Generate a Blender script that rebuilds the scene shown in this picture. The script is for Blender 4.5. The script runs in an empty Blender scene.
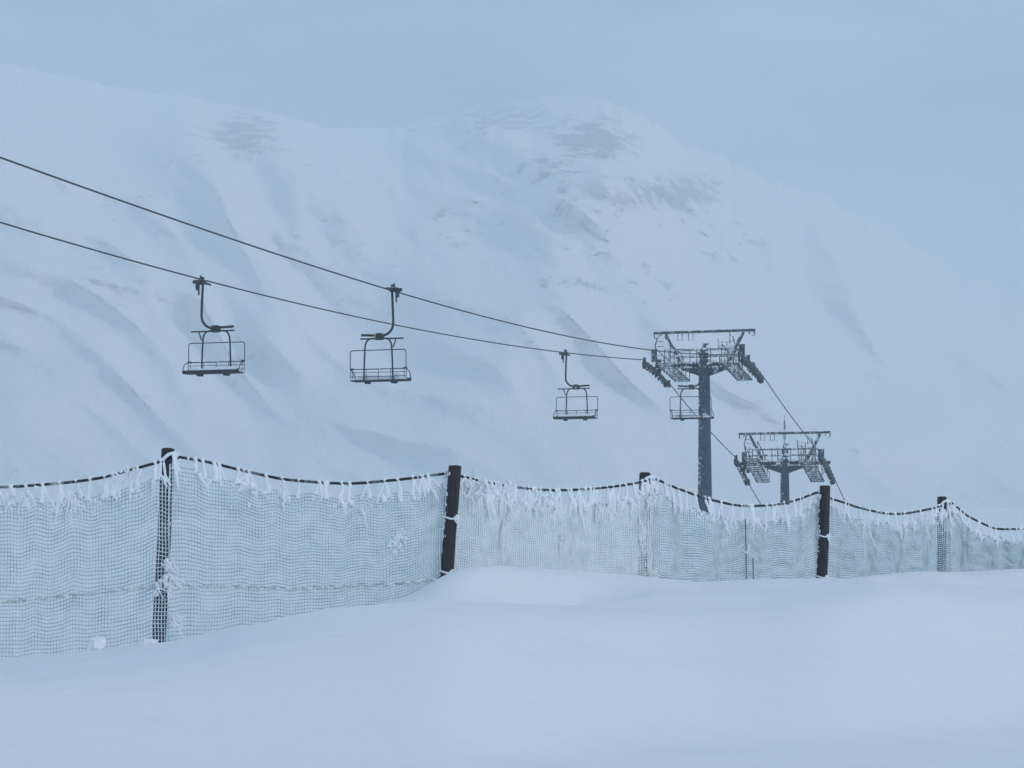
import bpy, math, random
import numpy as np
from mathutils import Vector, Matrix, noise
R = math.radians
random.seed(7)
sc = bpy.context.scene
COL = sc.collection

# ------------------------------------------------------------------ camera
F = 2800.0
PITCH = math.atan(206.0 / F)
CP, SP = math.cos(PITCH), math.sin(PITCH)
cam = bpy.data.objects.new('camera', bpy.data.cameras.new('camera'))
COL.objects.link(cam)
cam.rotation_euler = (math.pi / 2 + PITCH, 0, 0)
cam.data.sensor_width = 36
cam.data.lens = F * 36 / 1024
cam.data.clip_start = 0.1
cam.data.clip_end = 20000
sc.camera = cam

def at(px, py, Y):
    """world point seen in column px, row py, at distance Y north of the camera"""
    a, b = (px - 512) / F, (384 - py) / F
    s = Y / (CP - b * SP)
    return Vector((a * s, Y, (SP + b * CP) * s))
def zrow(py, Y):
    b = (384 - py) / F
    return (SP + b * CP) / (CP - b * SP) * Y

# ------------------------------------------------------------------ materials
def mat(name, color, rough=0.7, metal=0.0):
    m = bpy.data.materials.new(name); m.use_nodes = True
    b = m.node_tree.nodes['Principled BSDF']
    b.inputs['Base Color'].default_value = (*color, 1)
    b.inputs['Roughness'].default_value = rough
    b.inputs['Metallic'].default_value = metal
    return m, m.node_tree.nodes, m.node_tree.links, b

def noise_node(N, L, scale, detail=4, rough=0.6, vec=None):
    t = N.new('ShaderNodeTexNoise'); t.inputs['Scale'].default_value = scale
    t.inputs['Detail'].default_value = detail; t.inputs['Roughness'].default_value = rough
    if vec is None:
        tc = N.new('ShaderNodeTexCoord'); vec = tc.outputs['Object']
    L.new(vec, t.inputs['Vector'])
    return t
def ramp(N, L, src, stops):
    r = N.new('ShaderNodeValToRGB')
    while len(r.color_ramp.elements) < len(stops): r.color_ramp.elements.new(0.5)
    for e, (p, c) in zip(r.color_ramp.elements, stops):
        e.position = p; e.color = (*c, 1) if len(c) == 3 else c
    L.new(src, r.inputs[0]); return r
def bump(N, L, b, src, strength, dist, chain=None):
    bp = N.new('ShaderNodeBump'); bp.inputs['Strength'].default_value = strength
    bp.inputs['Distance'].default_value = dist
    L.new(src, bp.inputs['Height'])
    if chain: L.new(chain.outputs[0], bp.inputs['Normal'])
    L.new(bp.outputs[0], b.inputs['Normal']); return bp

def snow_material():
    m, N, L, b = mat('snow', (0.86, 0.89, 0.92), 0.85)
    g = N.new('ShaderNodeNewGeometry')
    n1 = noise_node(N, L, 0.55, 5, 0.55, g.outputs['Position'])
    n2 = noise_node(N, L, 45, 4, 0.7, g.outputs['Position'])
    mp = N.new('ShaderNodeMapping'); mp.inputs['Scale'].default_value = (0.6, 3.2, 1)
    mp.inputs['Rotation'].default_value = (0, 0, R(18))
    L.new(g.outputs['Position'], mp.inputs['Vector'])
    n3 = noise_node(N, L, 0.9, 5, 0.5, mp.outputs[0])
    r = ramp(N, L, n1.outputs['Fac'], [(0.3, (0.85, 0.86, 0.87)), (0.7, (0.89, 0.89, 0.89))])
    L.new(r.outputs[0], b.inputs['Base Color'])
    c = bump(N, L, b, n3.outputs['Fac'], 0.5, 0.13)
    bump(N, L, b, n2.outputs['Fac'], 0.5, 0.006, c)
    b.inputs['Specular IOR Level'].default_value = 0.25
    return m
def mountain_material():
    m, N, L, b = mat('mountain_snow', (0.86, 0.89, 0.92), 0.9)
    at_ = N.new('ShaderNodeAttribute'); at_.attribute_name = 'rock'
    g = N.new('ShaderNodeNewGeometry')
    mp = N.new('ShaderNodeMapping'); mp.inputs['Scale'].default_value = (1, .04, 1)
    L.new(g.outputs['Position'], mp.inputs['Vector'])
    n = noise_node(N, L, 0.055, 9, 0.76, mp.outputs[0])
    n2 = noise_node(N, L, 0.16, 6, 0.8, mp.outputs[0])
    add = N.new('ShaderNodeMath'); add.operation = 'MULTIPLY_ADD'
    L.new(n2.outputs['Fac'], add.inputs[0]); add.inputs[1].default_value = 0.5
    L.new(n.outputs['Fac'], add.inputs[2])
    sub = N.new('ShaderNodeMath'); sub.operation = 'MULTIPLY_ADD'
    L.new(at_.outputs['Fac'], sub.inputs[0]); sub.inputs[1].default_value = 0.30
    L.new(add.outputs[0], sub.inputs[2])
    r = ramp(N, L, sub.outputs[0], [(0.89, (0.92, 0.92, 0.92)), (1.00, (0.33, 0.36, 0.40))])
    L.new(r.outputs[0], b.inputs['Base Color'])
    b.inputs['Specular IOR Level'].default_value = 0.1
    c = bump(N, L, b, n.outputs['Fac'], 0.45, 10)
    return m
def translucent(m, amount):
    N, L = m.node_tree.nodes, m.node_tree.links
    b = N['Principled BSDF']; out = N['Material Output']
    t = N.new('ShaderNodeBsdfTranslucent'); mx = N.new('ShaderNodeMixShader'); mx.inputs[0].default_value = amount
    L.new(b.inputs['Base Color'].links[0].from_socket, t.inputs['Color'])
    L.new(b.outputs[0], mx.inputs[1]); L.new(t.outputs[0], mx.inputs[2]); L.new(mx.outputs[0], out.inputs['Surface'])
def rime_material():
    m, N, L, b = mat('rime', (0.84, 0.89, 0.91), 0.8)
    g = N.new('ShaderNodeNewGeometry')
    n = noise_node(N, L, 60, 4, 0.7, g.outputs['Position'])
    r = ramp(N, L, n.outputs['Fac'], [(0.3, (0.93, 0.96, 0.97)), (0.6, (0.98, 0.985, 0.99))])
    L.new(r.outputs[0], b.inputs['Base Color'])
    bump(N, L, b, n.outputs['Fac'], 0.3, 0.005)
    return m
def net_material(name, c_dark, c_rime, bias, scale=14):
    m, N, L, b = mat(name, c_dark, 0.8)
    g = N.new('ShaderNodeNewGeometry')
    n = noise_node(N, L, scale, 5, 0.75, g.outputs['Position'])
    r = ramp(N, L, n.outputs['Fac'], [(bias - 0.12, c_dark), (bias + 0.12, c_rime)])
    L.new(r.outputs[0], b.inputs['Base Color'])
    return m
def steel_material(name, base, rime_amt, scale):
    m, N, L, b = mat(name, base, 0.55, 0.15)
    g = N.new('ShaderNodeNewGeometry')
    n = noise_node(N, L, scale, 6, 0.7, g.outputs['Position'])
    n2 = noise_node(N, L, scale * 0.25, 3, 0.6, g.outputs['Position'])
    # rime is plastered on the windward (left, west) side of things
    sep = N.new('ShaderNodeSeparateXYZ'); L.new(g.outputs['Normal'], sep.inputs[0])
    w = N.new('ShaderNodeMath'); w.operation = 'MULTIPLY_ADD'
    L.new(sep.outputs['X'], w.inputs[0]); w.inputs[1].default_value = -0.10
    L.new(n.outputs['Fac'], w.inputs[2])
    up = N.new('ShaderNodeMath'); up.operation = 'MULTIPLY_ADD'
    L.new(sep.outputs['Z'], up.inputs[0]); up.inputs[1].default_value = 0.16
    L.new(w.outputs[0], up.inputs[2])
    t = 0.62 - rime_amt
    dk = tuple(c * 0.6 for c in base)
    r2 = ramp(N, L, n2.outputs['Fac'], [(0.35, dk), (0.65, base)])
    r = ramp(N, L, up.outputs[0], [(t, (0, 0, 0)), (t + 0.08, (1, 1, 1))])
    mx = N.new('ShaderNodeMix'); mx.data_type = 'RGBA'
    L.new(r.outputs[0], mx.inputs[0]); L.new(r2.outputs[0], mx.inputs[6])
    mx.inputs[7].default_value = (0.74, 0.80, 0.84, 1)
    L.new(mx.outputs[2], b.inputs['Base Color'])
    return m
def wood_material():
    m, N, L, b = mat('dark_wood', (0.022, 0.019, 0.02), 0.8)
    tc = N.new('ShaderNodeTexCoord')
    mp = N.new('ShaderNodeMapping'); mp.inputs['Scale'].default_value = (22, 22, 1.6)
    L.new(tc.outputs['Object'], mp.inputs['Vector'])
    n = noise_node(N, L, 2.5, 6, 0.7, mp.outputs[0])
    r = ramp(N, L, n.outputs['Fac'], [(0.3, (0.012, 0.010, 0.011)), (0.62, (0.04, 0.034, 0.036)), (0.8, (0.10, 0.10, 0.11))])
    L.new(r.outputs[0], b.inputs['Base Color'])
    bump(N, L, b, n.outputs['Fac'], 0.6, 0.01)
    return m
M = {}
M['snow'] = snow_material()
M['mountain'] = mountain_material()
M['rime'] = rime_material()
M['net_v'] = net_material('frosted_net_cord', (0.74, 0.88, 0.89), (0.90, 0.97, 0.97), 0.46, 9)
M['net_h'] = net_material('green_net_cord', (0.11, 0.20, 0.22), (0.45, 0.55, 0.57), 0.60, 11)
M['net_d'] = net_material('thick_frosted_net_cord', (0.80, 0.90, 0.90), (0.94, 0.98, 0.975), 0.40, 9)
M['rope'] = net_material('dark_rope', (0.018, 0.018, 0.022), (0.7, 0.76, 0.8), 0.64, 6)
M['beige'] = net_material('beige_rope', (0.42, 0.40, 0.34), (0.86, 0.89, 0.90), 0.45, 12)
M['steel'] = steel_material('galvanised_steel', (0.06, 0.08, 0.105), 0.06, 4.2)
M['pole'] = steel_material('tower_pole_steel', (0.045, 0.075, 0.105), 0.0, 6.0)
M['dark'] = steel_material('dark_steel', (0.035, 0.04, 0.045), 0.0, 6.0)
M['arm'] = steel_material('cross_arm_steel', (0.032, 0.052, 0.078), 0.03, 2.5)
M['grate'] = steel_material('frosted_grating', (0.09, 0.12, 0.15), 0.10, 4.0)
M['chair'] = steel_material('chair_frame_steel', (0.03, 0.038, 0.042), -0.16, 5.0)
M['slat'] = steel_material('frosted_slats', (0.07, 0.085, 0.095), -0.02, 7.0)
M['cable'] = mat('steel_cable', (0.02, 0.024, 0.028), 0.6)[0]
M['seat'] = mat('dark_seat_vinyl', (0.022, 0.026, 0.03), 0.7)[0]
M['wood'] = wood_material()

# ------------------------------------------------------------------ mesh helpers
class MB:
    def __init__(s): s.v = []; s.f = []
    def quadgrid(s, P):
        o = len(s.v); n, k = len(P), len(P[0])
        for row in P: s.v.extend(row)
        for i in range(n - 1):
            for j in range(k - 1):
                a = o + i * k + j
                s.f.append((a, a + 1, a + k + 1, a + k))
        return s
    def box(s, c, d, rx=0, ry=0, rz=0, bev=0.0):
        """box with chamfered vertical-ish edges; c centre, d size"""
        rot = Matrix.Rotation(rz, 3, 'Z') @ Matrix.Rotation(ry, 3, 'Y') @ Matrix.Rotation(rx, 3, 'X')
        hx, hy, hz = d[0] / 2, d[1] / 2, d[2] / 2
        b = min(bev or min(d) * 0.12, min(d) * 0.4)
        o = len(s.v)
        prof = [(-hx + b, -hy), (hx - b, -hy), (hx, -hy + b), (hx, hy - b), (hx - b, hy), (-hx + b, hy), (-hx, hy - b), (-hx, -hy + b)]
        lv = [(-hz, 0.0), (-hz + b, 1.0), (hz - b, 1.0), (hz, 0.0)]
        for z, full in lv:
            for (x, y) in prof:
                if not full:
                    x = math.copysign(max(abs(x) - b, 0.0), x); y = math.copysign(max(abs(y) - b, 0.0), y)
                s.v.append(Vector(c) + rot @ Vector((x, y, z)))
        for l in range(3):
            for i in range(8):
                a, q = o + l * 8 + i, o + l * 8 + (i + 1) % 8
                s.f.append((a, q, q + 8, a + 8))
        s.f.append(tuple(o + i for i in reversed(range(8))))
        s.f.append(tuple(o + 24 + i for i in range(8)))
        return s
    def tube(s, pts, r, n=8, cap=True):
        pts = [Vector(p) for p in pts]
        m = len(pts)
        rr = r if isinstance(r, (list, tuple)) else [r] * m
        t0 = (pts[1] - pts[0]).normalized()
        up = Vector((0, 0, 1)) if abs(t0.z) < 0.9 else Vector((0, 1, 0))
        side = t0.cross(up).normalized()
        o = len(s.v)
        for i, p in enumerate(pts):
            t = (pts[min(i + 1, m - 1)] - pts[max(i - 1, 0)])
            if t.length < 1e-9: t = t0
            t.normalize()
            side = (side - t * side.dot(t))
            if side.length < 1e-6: side = t.orthogonal()
            side.normalize()
            b = t.cross(side)
            for k in range(n):
                a = 2 * math.pi * k / n
                s.v.append(p + (side * math.cos(a) + b * math.sin(a)) * rr[i])
        for i in range(m - 1):
            for k in range(n):
                a, q = o + i * n + k, o + i * n + (k + 1) % n
                s.f.append((a, q, q + n, a + n))
        if cap and n > 2:
            s.f.append(tuple(o + k for k in reversed(range(n))))
            s.f.append(tuple(o + (m - 1) * n + k for k in range(n)))
        return s
    def bar(s, a, b, r, n=6): return s.tube([a, b], r, n)
    def blob(s, c, r, seed=0, sq=(1, 1, 1), amp=0.35, nu=10, nv=7):
        o = len(s.v); c = Vector(c)
        for j in range(nv + 1):
            th = math.pi * j / nv
            for i in range(nu):
                ph = 2 * math.pi * i / nu
                d = Vector((math.sin(th) * math.cos(ph), math.sin(th) * math.sin(ph), math.cos(th)))
                k = r * (1 + amp * noise.noise(d * 2.3 + Vector((seed * 3.7, seed, 0))))
                s.v.append(c + Vector((d.x * sq[0], d.y * sq[1], d.z * sq[2])) * k)
        for j in range(nv):
            for i in range(nu):
                a, q = o + j * nu + i, o + j * nu + (i + 1) % nu
                s.f.append((a, q, q + nu, a + nu))
        return s
    def build(s, name, m, parent=None, smooth=True):
        me = bpy.data.meshes.new(name)
        me.from_pydata([tuple(v) for v in s.v], [], s.f)
        me.materials.append(m)
        if smooth:
            me.polygons.foreach_set('use_smooth', [True] * len(me.polygons))
            try: me.set_sharp_from_angle(angle=R(40))
            except Exception: pass
        me.update()
        o = bpy.data.objects.new(name, me); COL.objects.link(o)
        if parent: o.parent = parent
        return o
def tag(o, label=None, cat=None, group=None, kind=None):
    if label: o['label'] = label
    if cat: o['category'] = cat
    if group: o['group'] = group
    if kind: o['kind'] = kind
    return o
def empty(name, loc=(0, 0, 0), rz=0):
    o = bpy.data.objects.new(name, None); COL.objects.link(o)
    o.location = loc; o.rotation_euler = (0, 0, rz); o.empty_display_size = 0.5
    return o

def smooth_curve(pts, sigma=14):
    xs = np.arange(-900, 1900, 4.0)
    px, py = zip(*pts)
    ys = np.interp(xs, px, py)
    k = np.arange(-60, 61) * 4.0
    w = np.exp(-0.5 * (k / sigma) ** 2); w /= w.sum()
    yp = np.pad(ys, 60, mode='edge')
    ys = np.convolve(yp, w, mode='valid')
    return lambda x: float(np.interp(x, xs, ys))

# ------------------------------------------------------------------ fence layout
POSTS = [  # top px, top py, base px, base py, distance, radius
    (-128, 449, -134, 668, 27.3, .07), (168, 450, 159, 645, 28.0, .068), (455, 467, 446, 585, 29.0, .068),
    (645, 474, 643, 580, 32.0, .066), (825, 487, 822, 580, 34.0, .066), (942, 498, 942, 575, 36.5, .064),
    (1068, 512, 1066, 572, 39.0, .064)]
Yf = smooth_curve([(-600, 27.3), (-128, 27.3), (163, 28.0), (450, 29.2), (645, 32), (824, 34), (942, 36.5), (1068, 39), (1300, 40)], 25)
# snow row in the picture along the fence foot
A = smooth_curve([(-600, 672), (-130, 668), (0, 660), (90, 652), (165, 643), (240, 626), (320, 616), (400, 601), (425, 588), (447, 574), (470, 567), (495, 564.5), (540, 568),
                  (600, 574), (650, 578), (700, 583), (745, 580), (790, 578), (850, 579), (880, 574), (905, 571.5), (943, 571.5), (980, 572), (1024, 569), (1300, 566)], 9)
B = smooth_curve([(-600, 700), (0, 676), (120, 660), (200, 643), (241, 628), (290, 616), (331, 608.5), (380, 604), (413, 602), (450, 601.5), (490, 602), (560, 606), (640, 604), (760, 600), (840, 590), (876, 583), (950, 585), (1024, 589), (1300, 592)], 9)

def pchip_eval(x, y, xq):
    n = len(x); h = np.diff(x); d = np.diff(y) / h
    m = np.zeros(n); m[0] = d[0]; m[-1] = d[-1]
    for i in range(1, n - 1):
        if d[i - 1] * d[i] > 0:
            w1, w2 = 2 * h[i] + h[i - 1], h[i] + 2 * h[i - 1]
            m[i] = (w1 + w2) / (w1 / d[i - 1] + w2 / d[i])
    i = np.clip(np.searchsorted(x, xq) - 1, 0, n - 2)
    t = (xq - x[i]) / h[i]
    t = np.clip(t, 0, 1)
    return ((1 + 2 * t) * (1 - t) ** 2 * y[i] + t * (1 - t) ** 2 * h[i] * m[i] + t * t * (3 - 2 * t) * y[i + 1] + t * t * (t - 1) * h[i] * m[i + 1])

def column_profile(px):
    yf = Yf(px); a = A(px); b = B(px)
    crest = 508 + 12 * max(0, min(1, (700 - px) / 600.0))
    hollow = max(a + 6, b + 4) if 200 < px < 640 else (a + b) / 2 + 1
    w = max(0, min(1, (px - 180) / 60.0)) * max(0, min(1, (660 - px) / 80.0))
    hollow = w * max(a + 7, b + 5) + (1 - w) * ((a + b) / 2)
    w2 = max(0, min(1, (px - 870) / 25.0))
    hollow = w2 * (b + 3) + (1 - w2) * hollow
    w3 = max(w, w2)
    x = [0, 8, .55 * yf, .70 * yf, .77 * yf, .82 * yf, .86 * yf, .875 * yf, .925 * yf, .978 * yf, 1.05 * yf, 1.3 * yf, 100, 150, 160.5, 176, 225, 350, 600, 5000]
    z = [-1.62, -1.60, -1.52, -1.30, zrow(590 + (b - 590) * .35 + 66, .77 * yf), zrow(b + 10, .82 * yf), zrow(b, .86 * yf), zrow(b + .8 * w3 + .25 * (1 - w3) * (a - b), .875 * yf), zrow(hollow, .925 * yf), zrow(a, .978 * yf),
         zrow(a, .978 * yf) - .12, zrow(a, yf) + .12, 2.1, zrow(crest + 4, 150), zrow(crest, 160.5), 1.0, -14, -48, -70, -70]
    return np.array(x), np.array(z)

def build_ground():
    rows = np.concatenate([np.arange(0.15, 18, .6), np.arange(18, 41, .13), np.geomspace(41, 150, 50), np.arange(151, 182, 1.5), np.geomspace(184, 5000, 60)])
    front = np.arange(-700, 1720, 4.0)
    cmin = math.cos(math.atan((1716 - 512) / F))
    azs = [math.atan((p - 512) / F) for p in front]
    pxs = list(front)
    a0, a1 = azs[0], azs[-1]
    extra = np.linspace(a1, a0 + 2 * math.pi, 90)[1:-1]
    azs = list(azs) + list(extra); pxs += [1716 if e < math.pi else -700 for e in extra]
    # ease between the two side profiles behind the camera
    verts = []; prof = {}
    for az, p in zip(azs, pxs):
        xs, zs = column_profile(p)
        if az > a1:
            t = (az - a1) / (a0 + 2 * math.pi - a1)
            x1, z1 = column_profile(1716); x0, z0 = column_profile(-700)
            xs = x1 * (1 - t) + x0 * t; zs = z1 * (1 - t) + z0 * t
        z = pchip_eval(xs, zs, rows)
        c = max(math.cos(az), cmin)
        col = []
        for Y, zz in zip(rows, z):
            r = Y / c
            X, YY = r * math.sin(az), r * math.cos(az)
            k = min(1.0, r / 12.0)
            q = Vector((X * .35, YY * .8, 0))
            zz += k * (.022 * noise.noise(q) + .010 * noise.noise(Vector((X * .9, YY * 2.4, 3))))
            if 40 < r: zz += .35 * min(1, (r - 40) / 80) * noise.noise(Vector((X * .03, YY * .06, 8)))
            if r > 220: zz += 5 * noise.noise(Vector((X * .006, YY * .006, 1)))
            col.append((X, YY, zz))
        verts.append(col)
    verts.append(verts[0])
    n, k = len(verts) - 1, len(rows)
    V = [v for c in verts[:-1] for v in c]
    Fc = [(i * k + j, ((i + 1) % n) * k + j, ((i + 1) % n) * k + j + 1, i * k + j + 1) for i in range(n) for j in range(k - 1)]
    V.append((0, 0, -1.62)); c = len(V) - 1
    Fc += [(c, ((i + 1) % n) * k, i * k) for i in range(n)]
    me = bpy.data.meshes.new('snow_ground'); me.from_pydata(V, [], Fc); me.materials.append(M['snow'])
    me.polygons.foreach_set('use_smooth', [True] * len(me.polygons)); me.update()
    o = bpy.data.objects.new('snow_ground', me); COL.objects.link(o); tag(o, kind='structure')
    return o
build_ground()

# ------------------------------------------------------------------ mountain across the valley
def build_mountain():
    sky = smooth_curve([(-900, 130), (-500, 60), (-200, 45), (0, 62), (100, 84), (200, 99), (270, 112), (330, 128), (400, 128), (450, 112), (480, 108), (560, 96), (615, 100), (660, 128), (700, 150), (760, 176),
                        (830, 200), (900, 238), (960, 270), (1024, 300), (1200, 360), (1500, 400), (1900, 430)], 7)
    dist = smooth_curve([(-900, 1800), (0, 1750), (300, 1850), (600, 1950), (760, 2400), (1024, 3100), (1500, 3400)], 60)
    pxs = np.arange(-640, 1700, 4.0)
    ts = np.concatenate([np.linspace(0, 1, 250), np.linspace(1.01, 1.5, 14)])
    V = []; rock = []
    for p in pxs:
        ys, D1 = sky(p), dist(p)
        jag = 7 * noise.noise(Vector((p * .03, 0, 5))) + 5 * noise.noise(Vector((p * .11, 2, 5)))
        jag *= .5 + .7 * max(0, min(1, (p - 380) / 100))
        for t in ts:
            tt = min(t, 1.0)
            py = 600 + (ys - 600) * tt + jag * tt ** 10
            Y = 640 + (D1 - 640) * (tt ** 1.25) + 1200 * tt ** 15
            # spurs and gullies, running down to the lower right
            u = (p * .80 + py * .60); v = (-p * .60 + py * .80)
            w = Vector((noise.noise(Vector((p * .004, py * .004, 9))), noise.noise(Vector((p * .004, py * .004, 19))), 0)) * 60
            q = Vector(((u + w.x) * .0022, (v + w.y) * .0085, 1.3))
            r1 = 1 - abs(noise.noise(q)) * 2
            r2 = 1 - abs(noise.noise(q * 2.3 + Vector((4, 7, 1)))) * 2
            r3 = noise.fractal(Vector((u * .014, v * .034, 2)), .75, 2.1, 6)
            mott = noise.noise(Vector((p * .013, py * .017, 71)))
            hi = max(0, min(1, (330 - py) / 160)) * max(0, min(1, (p - 200) / 200))
            d = -.095 * r1 - .055 * r2 - (.009 + .016 * hi) * r3
            d += .05 * noise.noise(Vector((p * .0035, py * .0045, 33)))
            d += .020 * mott + .050 * noise.noise(Vector((p * .0075, py * .0105, 81)))
            P = at(p, py, Y) * (1 + d * (.22 + .73 * min(1, tt * 1.3)))
            if t > 1: P = P + Vector((0, (t - 1) * 900, -(t - 1) * 700))
            V.append(P)
            # bare rock shows along the summit ridge and on a few lower bands
            m = 0
            def bx(cx, cy, rx, ry): return math.exp(-(((p - cx) / rx) ** 2 + ((py - cy) / ry) ** 2))
            m = max(m, .95 * bx(245, 135, 42, 26), .8 * bx(500, 118, 60, 22), .95 * bx(590, 140, 50, 26), .9 * bx(680, 195, 60, 24), .7 * bx(545, 165, 40, 16), .5 * bx(430, 130, 50, 18), .45 * bx(560, 205, 40, 22), .35 * bx(450, 225, 50, 25), .4 * bx(730, 250, 50, 26), .3 * bx(325, 165, 60, 22), .3 * bx(600, 280, 120, 30), .3 * bx(130, 210, 40, 22))
            rock.append(m)
    n, k = len(pxs), len(ts)
    Fc = [(i * k + j, (i + 1) * k + j, (i + 1) * k + j + 1, i * k + j + 1) for i in range(n - 1) for j in range(k - 1)]
    me = bpy.data.meshes.new('mountain'); me.from_pydata([tuple(v) for v in V], [], Fc); me.materials.append(M['mountain'])
    at_ = me.attributes.new('rock', 'FLOAT', 'POINT'); at_.data.foreach_set('value', rock)
    me.polygons.foreach_set('use_smooth', [True] * len(me.polygons)); me.update()
    o = bpy.data.objects.new('mountain', me); COL.objects.link(o); tag(o, kind='structure')
build_mountain()
ZTOP = max(v.co.z for v in bpy.data.objects['mountain'].data.vertices) + 8

# ------------------------------------------------------------------ the lift line
YAW = math.atan(943.0 / F)
U = Vector((math.sin(YAW), math.cos(YAW), 0)); Nn = Vector((math.cos(YAW), -math.sin(YAW), 0))
C_LEFT, C_RIGHT, C_MID = -39.2, -33.8, -36.5
def on_line(px, py, c):
    a, b = (px - 512) / F, (384 - py) / F
    k = a / (CP - b * SP)
    Y = c / (k * Nn.x + Nn.y)
    return at(px, py, Y)
left_px = [(0, 222), (97.6, 250), (199, 281.5), (273, 297), (391, 322.5), (565, 353.5), (643, 359.5)]
right_px = [(0, 157), (195, 227), (391, 290.5), (500, 320), (645, 349), (698, 355), (742, 354)]
def span(pxs, c):
    P = [on_line(x, y, c) for x, y in pxs]
    s = np.array([p.dot(U) for p in P]); z = np.array([p.z for p in P])
    co = np.polyfit(s, z, 3)
    def pt(sv): return U * sv + Nn * c + Vector((0, 0, float(np.polyval(co, sv))))
    return P, s, z, pt, co
spanL = span(left_px, C_LEFT); spanR = span(right_px, C_RIGHT)
after_L = [on_line(x, y, C_LEFT) for x, y in [(669, 383), (735, 457), (748, 482), (760, 503)]]
after_R = [on_line(x, y, C_RIGHT) for x, y in [(765, 379), (822, 455), (835.5, 481), (845, 501)]]

def cable(spanx, after, label):
    P, s, z, pt, co = spanx
    s0, s1 = s[0], s[-1]
    pts = []
    # beyond the left edge of the view the line climbs on towards the next tower
    slope = (pt(s0 + 1).z - pt(s0).z)
    for k in range(12, 0, -1):
        sv = s0 - k * 8; q = U * sv + Nn * P[0].dot(Nn); q.z = z[0] - slope * (k * 8) + .0006 * (k * 8) ** 2
        pts.append(q)
    for k in range(41): pts.append(pt(s0 + (s1 - s0) * k / 40))
    a, b, c2, d = after
    m = (pts[-1] + a) / 2 + Vector((0, 0, .12)); pts += [m, a]
    for k in range(1, 9):
        t = k / 8; q = a.lerp(b, t); q.z -= .9 * t * (1 - t) * .6; pts.append(q)
    m = (b + c2) / 2 + Vector((0, 0, .08)); pts += [m, c2, d]
    dr = (d - c2).normalized()
    for k in range(1, 6):
        q = d + dr * (k * 9); pts.append(q)
    # keep going over the drop, parallel to the slope
    o = MB().tube(pts, .025, 7).build('haul_cable', M['cable'])
    tag(o, label, 'cable', 'cables of the chairlift')
    return pts
cable(spanL, after_L, 'lower black steel cable of the lift, the one holding the leftmost empty chair')
cable(spanR, after_R, 'upper black steel cable of the lift, crossing above the lower one into the tall tower')

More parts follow.
